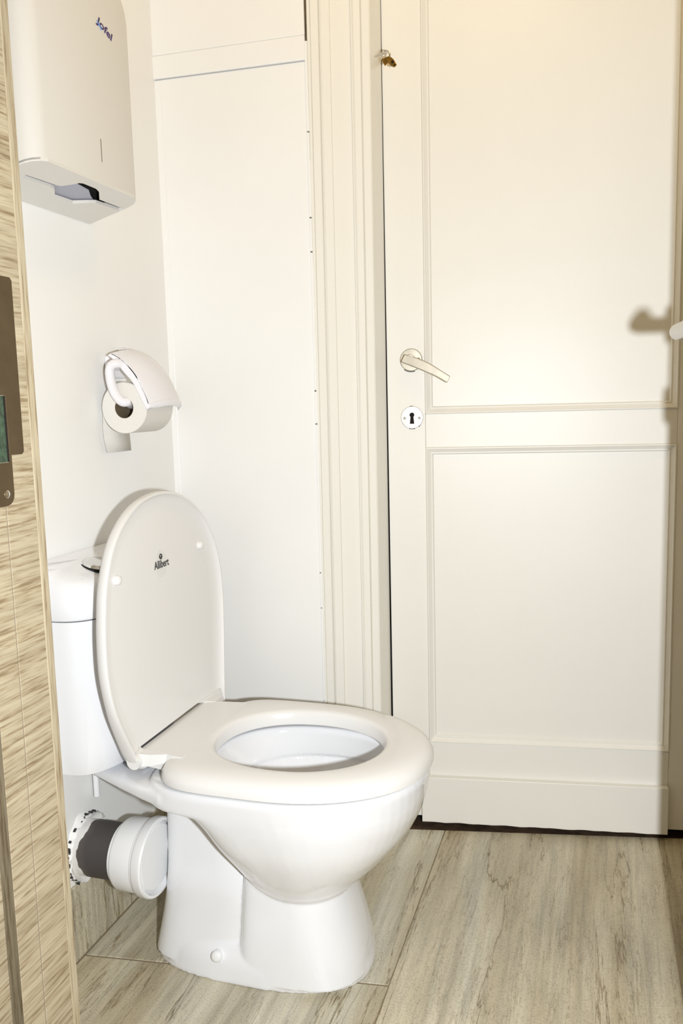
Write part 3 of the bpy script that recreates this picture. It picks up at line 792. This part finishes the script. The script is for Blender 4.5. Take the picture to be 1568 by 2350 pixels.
# front pedestal
yb_ = 0.0
ped = [sup(-0.780, -0.398, 0.112, 0.0, 3.0, 2.6), sup(-0.781, -0.396, 0.113, 0.012, 3.0, 2.6), sup(-0.774, -0.402, 0.110, 0.045, 3.0, 2.5), sup(-0.660, -0.410, 0.101, 0.085, 5, 2.4),
       sup(-0.610, -0.422, 0.094, 0.130, 6, 2.3), sup(-0.606, -0.432, 0.090, 0.170, 6, 2.2), sup(-0.606, -0.440, 0.086, 0.200, 6, 2.2)]
loft(bm, smooth_rings([sup(-0.784, -0.379, 0.113, 0.0, 3.0, 2.5), sup(-0.784, -0.379, 0.113, 0.012, 3.0, 2.5), sup(-0.776, -0.385, 0.110, 0.040, 3.0, 2.5), sup(-0.768, -0.390, 0.098, 0.065, 3.2, 2.4)]))
loft(bm, smooth_rings([sup(-0.600, -0.380, 0.112, 0.010, 9, 2.5), sup(-0.596, -0.386, 0.110, 0.05, 9, 2.4), sup(-0.592, -0.398, 0.106, 0.10, 9, 2.3), sup(-0.590, -0.410, 0.101, 0.14, 9, 2.3), sup(-0.588, -0.422, 0.096, 0.18, 9, 2.2), sup(-0.588, -0.44, 0.085, 0.22, 9, 2.2)]))
# trap column behind
loft(bm, smooth_rings([sup(-0.780, -0.560, 0.102, 0.015, 3.6, 4), sup(-0.762, -0.560, 0.094, 0.09, 4, 4), sup(-0.753, -0.560, 0.090, 0.15, 4, 4), sup(-0.752, -0.585, 0.078, 0.20, 4, 4),
          sup(-0.753, -0.605, 0.070, 0.26, 4, 4), sup(-0.758, -0.622, 0.066, 0.31, 4, 4), sup(-0.770, -0.655, 0.072, 0.350, 4, 4)]))
# outlet spigot
ax = 1.262
tube(bm, [T(-0.72, AY, 0.197), T(-0.765, AY, 0.197)], 0.042, 32)
pan = obj('pan', bm, M['porcelain'], to)
rm = pan.modifiers.new('remesh', 'REMESH'); rm.mode = 'VOXEL'; rm.voxel_size = 0.0026; rm.use_smooth_shade = True
sm = pan.modifiers.new('smooth', 'SMOOTH'); sm.factor = 0.5; sm.iterations = 6
# bolt cap and hinge fixing
bc = ypl(497, 2195, 1.222)
bm = bmesh.new(); lathe(bm, [(0.010, -0.02), (0.010, 0.001), (0.0085, 0.004), (0.005, 0.0055), (0, 0.006)], bc - OT, (0.1, -1, 0.25), 24)
obj('bolt_cap', bm, M['pvc'], to, smooth=50)
bm = bmesh.new(); P = Vector((-0.712, 1.20, 0.33)); P = ypl(386, 1815, 1.215)
lathe(bm, [(0.0042, 0.006), (0.0042, -0.010), (0.003, -0.012), (0, -0.012)], P - OT, (0, 0, 1), 16)
obj('hinge_bolt', bm, simple('dark_bolt_metal', (0.12, 0.13, 0.12), 0.35, metal=0.8), to, smooth=50)
# cistern
CX1 = -0.779
def cis(z, dx=0.0, hw=0.180, xf=CX1, n=40):
    """D-shaped plan: flat to the wall, bowed to the front"""
    o = [T(XW + 0.002, AY - hw, z)]
    for k in range(n + 1):
        a = -PI / 2 + PI * k / n
        c, s = math.cos(a), math.sin(a)
        x = (XW + 0.03) + (xf - XW - 0.03) * (abs(c) ** 0.62)
        o.append(T(x, AY + hw * s, z))
    o.append(T(XW + 0.002, AY + hw, z))
    return o
bm = bmesh.new()
loft(bm, [cis(0.3665, hw=0.120, xf=CX1 - 0.055), cis(0.369, hw=0.150, xf=CX1 - 0.035), cis(0.377, hw=0.164, xf=CX1 - 0.016), cis(0.398, hw=0.169, xf=CX1 - 0.006), cis(0.43, hw=0.171), cis(0.55, hw=0.176, xf=CX1 + 0.001), cis(0.6495, hw=0.179, xf=CX1 + 0.002)])
ct = obj('cistern', bm, M['porcelain'], to, smooth=40)
bm = bmesh.new()
rgs = [cis(0.6525, hw=0.183, xf=CX1 + 0.005), cis(0.656, hw=0.185, xf=CX1 + 0.007), cis(0.680, hw=0.185, xf=CX1 + 0.007), cis(0.694, hw=0.182, xf=CX1 + 0.003), cis(0.704, hw=0.176, xf=CX1 - 0.006), cis(0.709, hw=0.168, xf=CX1 - 0.018), cis(0.713, hw=0.14, xf=CX1 - 0.04), cis(0.715, hw=0.08, xf=CX1 - 0.07)]
for i, rg in enumerate(rgs):
    if i >= 2:
        for P in rg:
            back_ = (CX1 - (P.x + OT.x)) / (CX1 - XW)
            P.z += 0.030 * max(0, back_) * (i - 1) / 6 * (0.5 if i < 4 else 1)
            if abs(P.x + OT.x - (XW + 0.002)) < 1e-4: P.y = math.copysign(0.183, P.y); 
loft(bm, rgs)
cl = obj('cistern_lid', bm, M['porcelain'], ct, smooth=40)
bc_ = Vector((-0.836, 1.262, 0.7275))
bm = bmesh.new(); lathe(bm, [(0.034, 0), (0.034, 0.002), (0.031, 0.006), (0.022, 0.0075), (0, 0.008)], bc_ - OT, (0.18, 0, 1), 40)
fb = obj('flush_button', bm, M['chrome'], ct, smooth=40)
bm = bmesh.new(); lathe(bm, [(0.0362, -0.004), (0.0362, 0.0006), (0.033, 0.0006), (0.033, -0.004)], bc_ - OT, (0.18, 0, 1), 40, closed_prof=True)
obj('button_gasket', bm, M['black'], ct, smooth=40)
# two fixing screws below the cistern
for (u, y_) in ((220, 1.285),):
    P = xpl(u, 1780, XW + 0.012)
    bm = bmesh.new(); tube(bm, [Vector((P.x, P.y, 0.378)) - OT, Vector((P.x, P.y, xpl(u, 1828, XW + 0.012).z)) - OT], 0.0058, 16)
    obj('cistern_bolt', bm, M['pvc'], to, smooth=50)

# seat ring
SZ0, SZ1 = 0.384, 0.415
def seat_out(z, ins): return sup(-0.708 + ins, -0.268 - ins, 0.1925 - ins, z, 5.0, 2.15, 72, xm=-0.52)
def seat_in(z, ins): return sup(-0.652 - ins, -0.350 + ins, 0.1285 + ins, z, 2.2, 2.05, 72, xm=-0.50, yc=AY - 0.004)
bm = bmesh.new()
rg = [seat_out(SZ0, 0.004), seat_out(SZ0 + 0.003, 0.0), seat_out(SZ0 + 0.012, 0.0), seat_out(SZ0 + 0.020, 0.004), seat_out(SZ0 + 0.026, 0.012), seat_out(SZ1 - 0.0015, 0.024), seat_out(SZ1, 0.040), seat_in(SZ1, 0.010), seat_in(SZ1 - 0.0015, 0.004), seat_in(SZ1 - 0.006, 0.0), seat_in(SZ0 + 0.004, 0.0), seat_in(SZ0, 0.006)]
rg.append(rg[0]); loft(bm, rg, False, False); bmesh.ops.remove_doubles(bm, verts=bm.verts[:], dist=1e-7)
# broad tongue reaching back between the hinges
loft(bm, [[T(-0.6655, 1.198, SZ0 + 0.002), T(-0.6655, 1.480, SZ0 + 0.002), T(-0.6655, 1.474, SZ1 + 0.0001), T(-0.6655, 1.204, SZ1 + 0.0001)], [T(-0.690, 1.200, SZ0 + 0.002), T(-0.690, 1.478, SZ0 + 0.002), T(-0.690, 1.470, SZ1 + 0.0001), T(-0.690, 1.208, SZ1 + 0.0001)],
          [T(-0.715, 1.212, SZ0 + 0.002), T(-0.715, 1.474, SZ0 + 0.002), T(-0.715, 1.468, SZ1), T(-0.715, 1.218, SZ1)],
          [T(-0.757, 1.214, SZ0 + 0.006), T(-0.757, 1.472, SZ0 + 0.006), T(-0.757, 1.466, SZ1 - 0.002), T(-0.757, 1.220, SZ1 - 0.002)]])
seat = obj('seat', bm, M['seat'], to, smooth=50)

# lid: a shallow dish standing upright, hollow side to the front
def lx_(z): return -0.742 - 0.030 * (z - 0.40)
NL = Vector((1, 0, 0.030)); DLd = NL.dot(Vector((-0.742, 0, 0.40)))
def lidp(u, v):
    P = hit(u, v, NL, DLd); return Vector((P.y, P.z))
pix = [(336, 1762), (322, 1760), (300, 1719), (268, 1646), (250, 1570), (243, 1490), (242, 1413), (246, 1340), (262, 1255), (290, 1192), (325, 1150), (360, 1132), (392, 1129), (425, 1140), (460, 1172), (488, 1225), (504, 1285), (512, 1350), (515, 1430), (516, 1510), (517, 1575), (517, 1606), (506, 1604)]
lo_ = [lidp(*p) for p in pix]
curve = spline([Vector((p.x, p.y, 0)) for p in lo_], 5)
lc = Vector((sum(p.x for p in curve) / len(curve), sum(p.y for p in curve) / len(curve), 0))
def lring(ins, back_, outer_=False):
    out = []
    n = len(curve)
    for i, p in enumerate(curve):
        a = curve[max(0, i - 1)]; b = curve[min(n - 1, i + 1)]
        t_ = (b - a).normalized(); nrm = Vector((t_.y, -t_.x, 0))
        if nrm.dot(lc - p) < 0: nrm = -nrm
        w_ = p + nrm * ins
        zz_ = w_.y
        if ins > 0.006: zz_ = max(zz_, 0.4185)
        out.append(T(lx_(zz_) - back_ * (1 + (0.35 * max(0, min(1, (0.52 - zz_) / 0.1)) if outer_ else 0)), w_.x, zz_))
    # foot of the lid: a straight edge just above the seat, between the two corners
    for k in range(1, 12):
        t_ = k / 12
        P_, Q_ = lidp(478, 1601), lidp(322, 1726)
        p = P_.lerp(Q_, t_)
        bk = max(back_, 0.0145) if outer_ else 0.013
        out.append(T(lx_(p.y) - bk, min(max(p.x, Q_.x + max(ins, 0)), P_.x - max(ins, 0)), 0.4185 + (0.0 if outer_ else 0.02 * max(ins, 0))))
    return out
bm = bmesh.new()
rg = [lring(0.0, 0.0), lring(-0.0012, 0.002, True), lring(-0.0012, 0.012, True), lring(0.004, 0.020, True), lring(0.014, 0.0235, True), lring(0.040, 0.0245, True)]
rgi = [lring(0.0035, 0.0), lring(0.0045, 0.002), lring(0.007, 0.006), lring(0.013, 0.0100), lring(0.024, 0.0123), lring(0.040, 0.0130)]
allr = list(reversed(rg)) + rgi
vr = loft(bm, allr, True, True)
# flat inner face of the dish, down to the straight foot
fp = []
for i, p in enumerate(curve):
    a = curve[max(0, i - 1)]; b = curve[min(len(curve) - 1, i + 1)]
    t_ = (b - a).normalized(); nrm = Vector((t_.y, -t_.x, 0))
    if nrm.dot(lc - p) < 0: nrm = -nrm
    w_ = p + nrm * 0.010
    if w_.y > 0.432: fp.append((w_.x, w_.y))
fp = [(lidp(322, 1726).x + 0.001, 0.4188)] + fp + [(lidp(478, 1601).x + 0.004, 0.4188)]
pb = plate2d(fp, [], lambda a, b, h_: T(lx_(b) - 0.0165 + h_, a, b), 0.0037)
me = bpy.data.meshes.new('t'); pb.to_mesh(me); pb.free(); bm.from_mesh(me); bpy.data.meshes.remove(me)
lid = obj('lid', bm, M['seat'], to, smooth=45)
# rubber-like buffers on the lid
for u, v in ((266, 1332), (457, 1251)):
    P = hit(u, v, NL, DLd - 0.012)
    bm = bmesh.new(); lathe(bm, [(0.0085, -0.008), (0.0085, 0.003), (0.0075, 0.007), (0.004, 0.0092), (0, 0.0098)], P - OT, (1, 0, 0.03), 28)
    obj('buffer', bm, M['seat'], lid, smooth=60)
# round clear sticker with emblem and name
def lidq(u, v, off): return hit(u, v, NL, DLd - 0.0130 + off)
c = lidq(370, 1293, 0)
ry = (lidq(384, 1293, 0) - lidq(356, 1293, 0)).y / 2; rz_ = (lidq(370, 1262, 0) - lidq(370, 1328, 0)).z / 2
bm = plate2d([(c.y + ry * math.cos(2 * PI * k / 36), c.z + rz_ * math.sin(2 * PI * k / 36)) for k in range(36)], [], lambda a, b, h_: Vector((lx_(b) - 0.0130 + 0.0002 + h_, a, b)) - OT, 0.0001)
obj('round_sticker', bm, M['sticker'], lid)
def on_lid(a, b, h_): return Vector((lx_(b) - 0.0130 + 0.0006 + h_, a, b)) - OT
ba = lidq(354.5, 1307, 0); bb = lidq(387, 1294, 0)
wid = bb.y - ba.y
bmt = text_bm('Allibert', 0.030, lambda a, b, h_: (a, b, h_), xs=1.0, bold=0.0004)
mx = max(v.co.x for v in bmt.verts); my = max(v.co.y for v in bmt.verts)
hgt = (lidq(370, 1282, 0) - lidq(370, 1300, 0)).z
for v in bmt.verts: v.co = on_lid(ba.y + v.co.x / mx * wid, ba.z - 0.001 + v.co.y / my * hgt + (bb.z - ba.z) * 0 * v.co.x, v.co.z)
obj('brand_lettering', bmt, M['ink'], lid)
bmt = text_bm('BATHROOM', 0.010, lambda a, b, h_: (a, b, h_))
mx = max(v.co.x for v in bmt.verts); my = max(v.co.y for v in bmt.verts)
ta = lidq(372, 1288.5, 0)
for v in bmt.verts: v.co = on_lid(ta.y + v.co.x / mx * wid * 0.33, ba.z + hgt * 0.98 + v.co.y / my * hgt * 0.12, v.co.z)
bmt.free()
e0 = lidq(368.3, 1277, 0); er = (lidq(372, 1277, 0) - lidq(364.5, 1277, 0)).y / 2; ez_ = (lidq(368, 1270.5, 0) - lidq(368, 1284, 0)).z / 2
el_o = [(e0.y + er * math.cos(2 * PI * k / 24), e0.z + ez_ * math.sin(2 * PI * k / 24)) for k in range(24)]
def ep(a, b): return (e0.y + er * a, e0.z + ez_ * b)
ho1 = [ep(-0.05, -0.75), ep(0.10, -0.75), ep(0.16, -0.1), ep(0.55, 0.35), ep(0.42, 0.62), ep(0.10, 0.22), ep(-0.30, 0.72), ep(-0.55, 0.55), ep(-0.10, -0.05)]
bm = plate2d(el_o, [ho1], on_lid, 0.0003); obj('emblem', bm, M['ink'], lid)
# hinges: moulded lobes at the foot of the lid
y0h = lidp(322, 1726).x
bm = bmesh.new()
tube(bm, [T(-0.750, y0h - 0.012, 0.404), T(-0.750, y0h + 0.014, 0.405), T(-0.748, y0h + 0.022, 0.406)], [0.0125, 0.0125, 0.010], 24)
loft(bm, [[T(-0.750, y0h - 0.004, 0.394), T(-0.750, y0h + 0.022, 0.394), T(-0.750, y0h + 0.020, 0.4165), T(-0.750, y0h - 0.002, 0.4165)],
          [T(-0.728, y0h - 0.002, 0.396), T(-0.728, y0h + 0.020, 0.396), T(-0.728, y0h + 0.018, 0.4155), T(-0.728, y0h + 0.001, 0.4155)],
          [T(-0.700, y0h + 0.010, 0.400), T(-0.700, y0h + 0.018, 0.400), T(-0.700, y0h + 0.017, 0.4145), T(-0.700, y0h + 0.012, 0.4145)]])
obj('hinge', bm, M['seat'], to, smooth=50)
y1h = lidp(478, 1601).x
bm = bmesh.new()
tube(bm, [T(-0.752, y1h - 0.002, 0.404), T(-0.752, y1h + 0.044, 0.404)], 0.0115, 24)
loft(bm, [[T(-0.752, y1h, 0.394), T(-0.752, y1h + 0.044, 0.394), T(-0.752, y1h + 0.044, 0.4155), T(-0.752, y1h, 0.4155)],
          [T(-0.730, y1h + 0.004, 0.396), T(-0.730, y1h + 0.040, 0.396), T(-0.730, y1h + 0.038, 0.4150), T(-0.730, y1h + 0.004, 0.4150)]])
obj('hinge', bm, M['seat'], to, smooth=50)

# ---- waste pipe
wy, wz = 1.256, 0.196
wp = empty('waste_pipe', (XW, wy, wz)); tag(wp, 'dark waste pipe with white connector sleeve leaving the wall behind the toilet', 'pipe')
OW = Vector((XW, wy, wz))
def px(u, yy=wy): return ypl(u, 1935, yy).x - XW
bm = bmesh.new(); lathe(bm, [(0.050, -0.05), (0.050, 0.115), (0.046, 0.115), (0.046, -0.05)], (0, 0, 0), (1, 0, 0), 48, closed_prof=True)
obj('pipe', bm, M['pipe'], wp, smooth=40)
bm = bmesh.new()
lathe(bm, [(r_, h_ + 0.036) for r_, h_ in [(0.0505, 0.047), (0.055, 0.045), (0.056, 0.050), (0.0625, 0.054), (0.064, 0.058), (0.0645, 0.092), (0.0642, 0.0935), (0.0655, 0.095), (0.066, 0.098), (0.0685, 0.100), (0.070, 0.103), (0.070, 0.116), (0.068, 0.119), (0.064, 0.119), (0.062, 0.108), (0.053, 0.100)]], (0, 0, 0), (1, 0, 0), 64, closed_prof=True)
obj('connector_sleeve', bm, M['pvc'], wp, smooth=30)
bm = bmesh.new(); lathe(bm, [(0.0605, 0.1155), (0.0605, 0.146), (0.056, 0.150), (0.0, 0.150)], (0, 0.002, 0), (1, 0, 0), 48)
obj('inner_seal', bm, M['pvc'], wp, smooth=40)
# broken plaster collar round the pipe at the wall
random.seed(5)
bm = bmesh.new(); n = 56; rgs = []
rr0 = [0.058 + random.uniform(-0.002, 0.004) for _ in range(n)]; rr1 = [0.066 + 0.003 * math.sin(k * 0.5) + random.uniform(-0.002, 0.003) for k in range(n)]
for rad, h_ in (([0.049] * n, 0.004), (rr0, 0.012), ([0.5 * (a + b) for a, b in zip(rr0, rr1)], 0.007), (rr1, 0.0005)):
    rgs.append([(h_ + random.uniform(-0.001, 0.001) * (h_ > 0.002), rad[k] * math.cos(2 * PI * k / n), max(rad[k] * math.sin(2 * PI * k / n), -0.062)) for k in range(n)])
loft(bm, rgs, False, False)
pl = obj('plaster_collar', bm, M['plaster'], wp, smooth=60)
bm = bmesh.new()
for k in range(46):
    a = math.radians(random.choice([random.uniform(62, 100), random.uniform(100, 205), random.uniform(195, 235)])); rr = 0.0625 + random.uniform(-0.0015, 0.0025)
    ln = random.uniform(0.0008, 0.0042); wd = random.uniform(0.0004, 0.0013)
    c_ = Vector((0.0085 + random.uniform(-0.002, 0.001), -rr * math.sin(a - PI / 2) if False else rr * math.cos(a), rr * math.sin(a)))
    tg = Vector((0, -math.sin(a), math.cos(a))); rd = Vector((0, math.cos(a), math.sin(a)))
    lo4 = [c_ - tg * ln - rd * wd * 0.3, c_ - rd * wd, c_ + tg * ln, c_ + rd * wd]
    loft(bm, [[p - Vector((0.003, 0, 0)) for p in lo4], [p + Vector((0.0022, 0, 0)) for p in lo4]])
obj('broken_hole_edge', bm, M['ink'], wp)
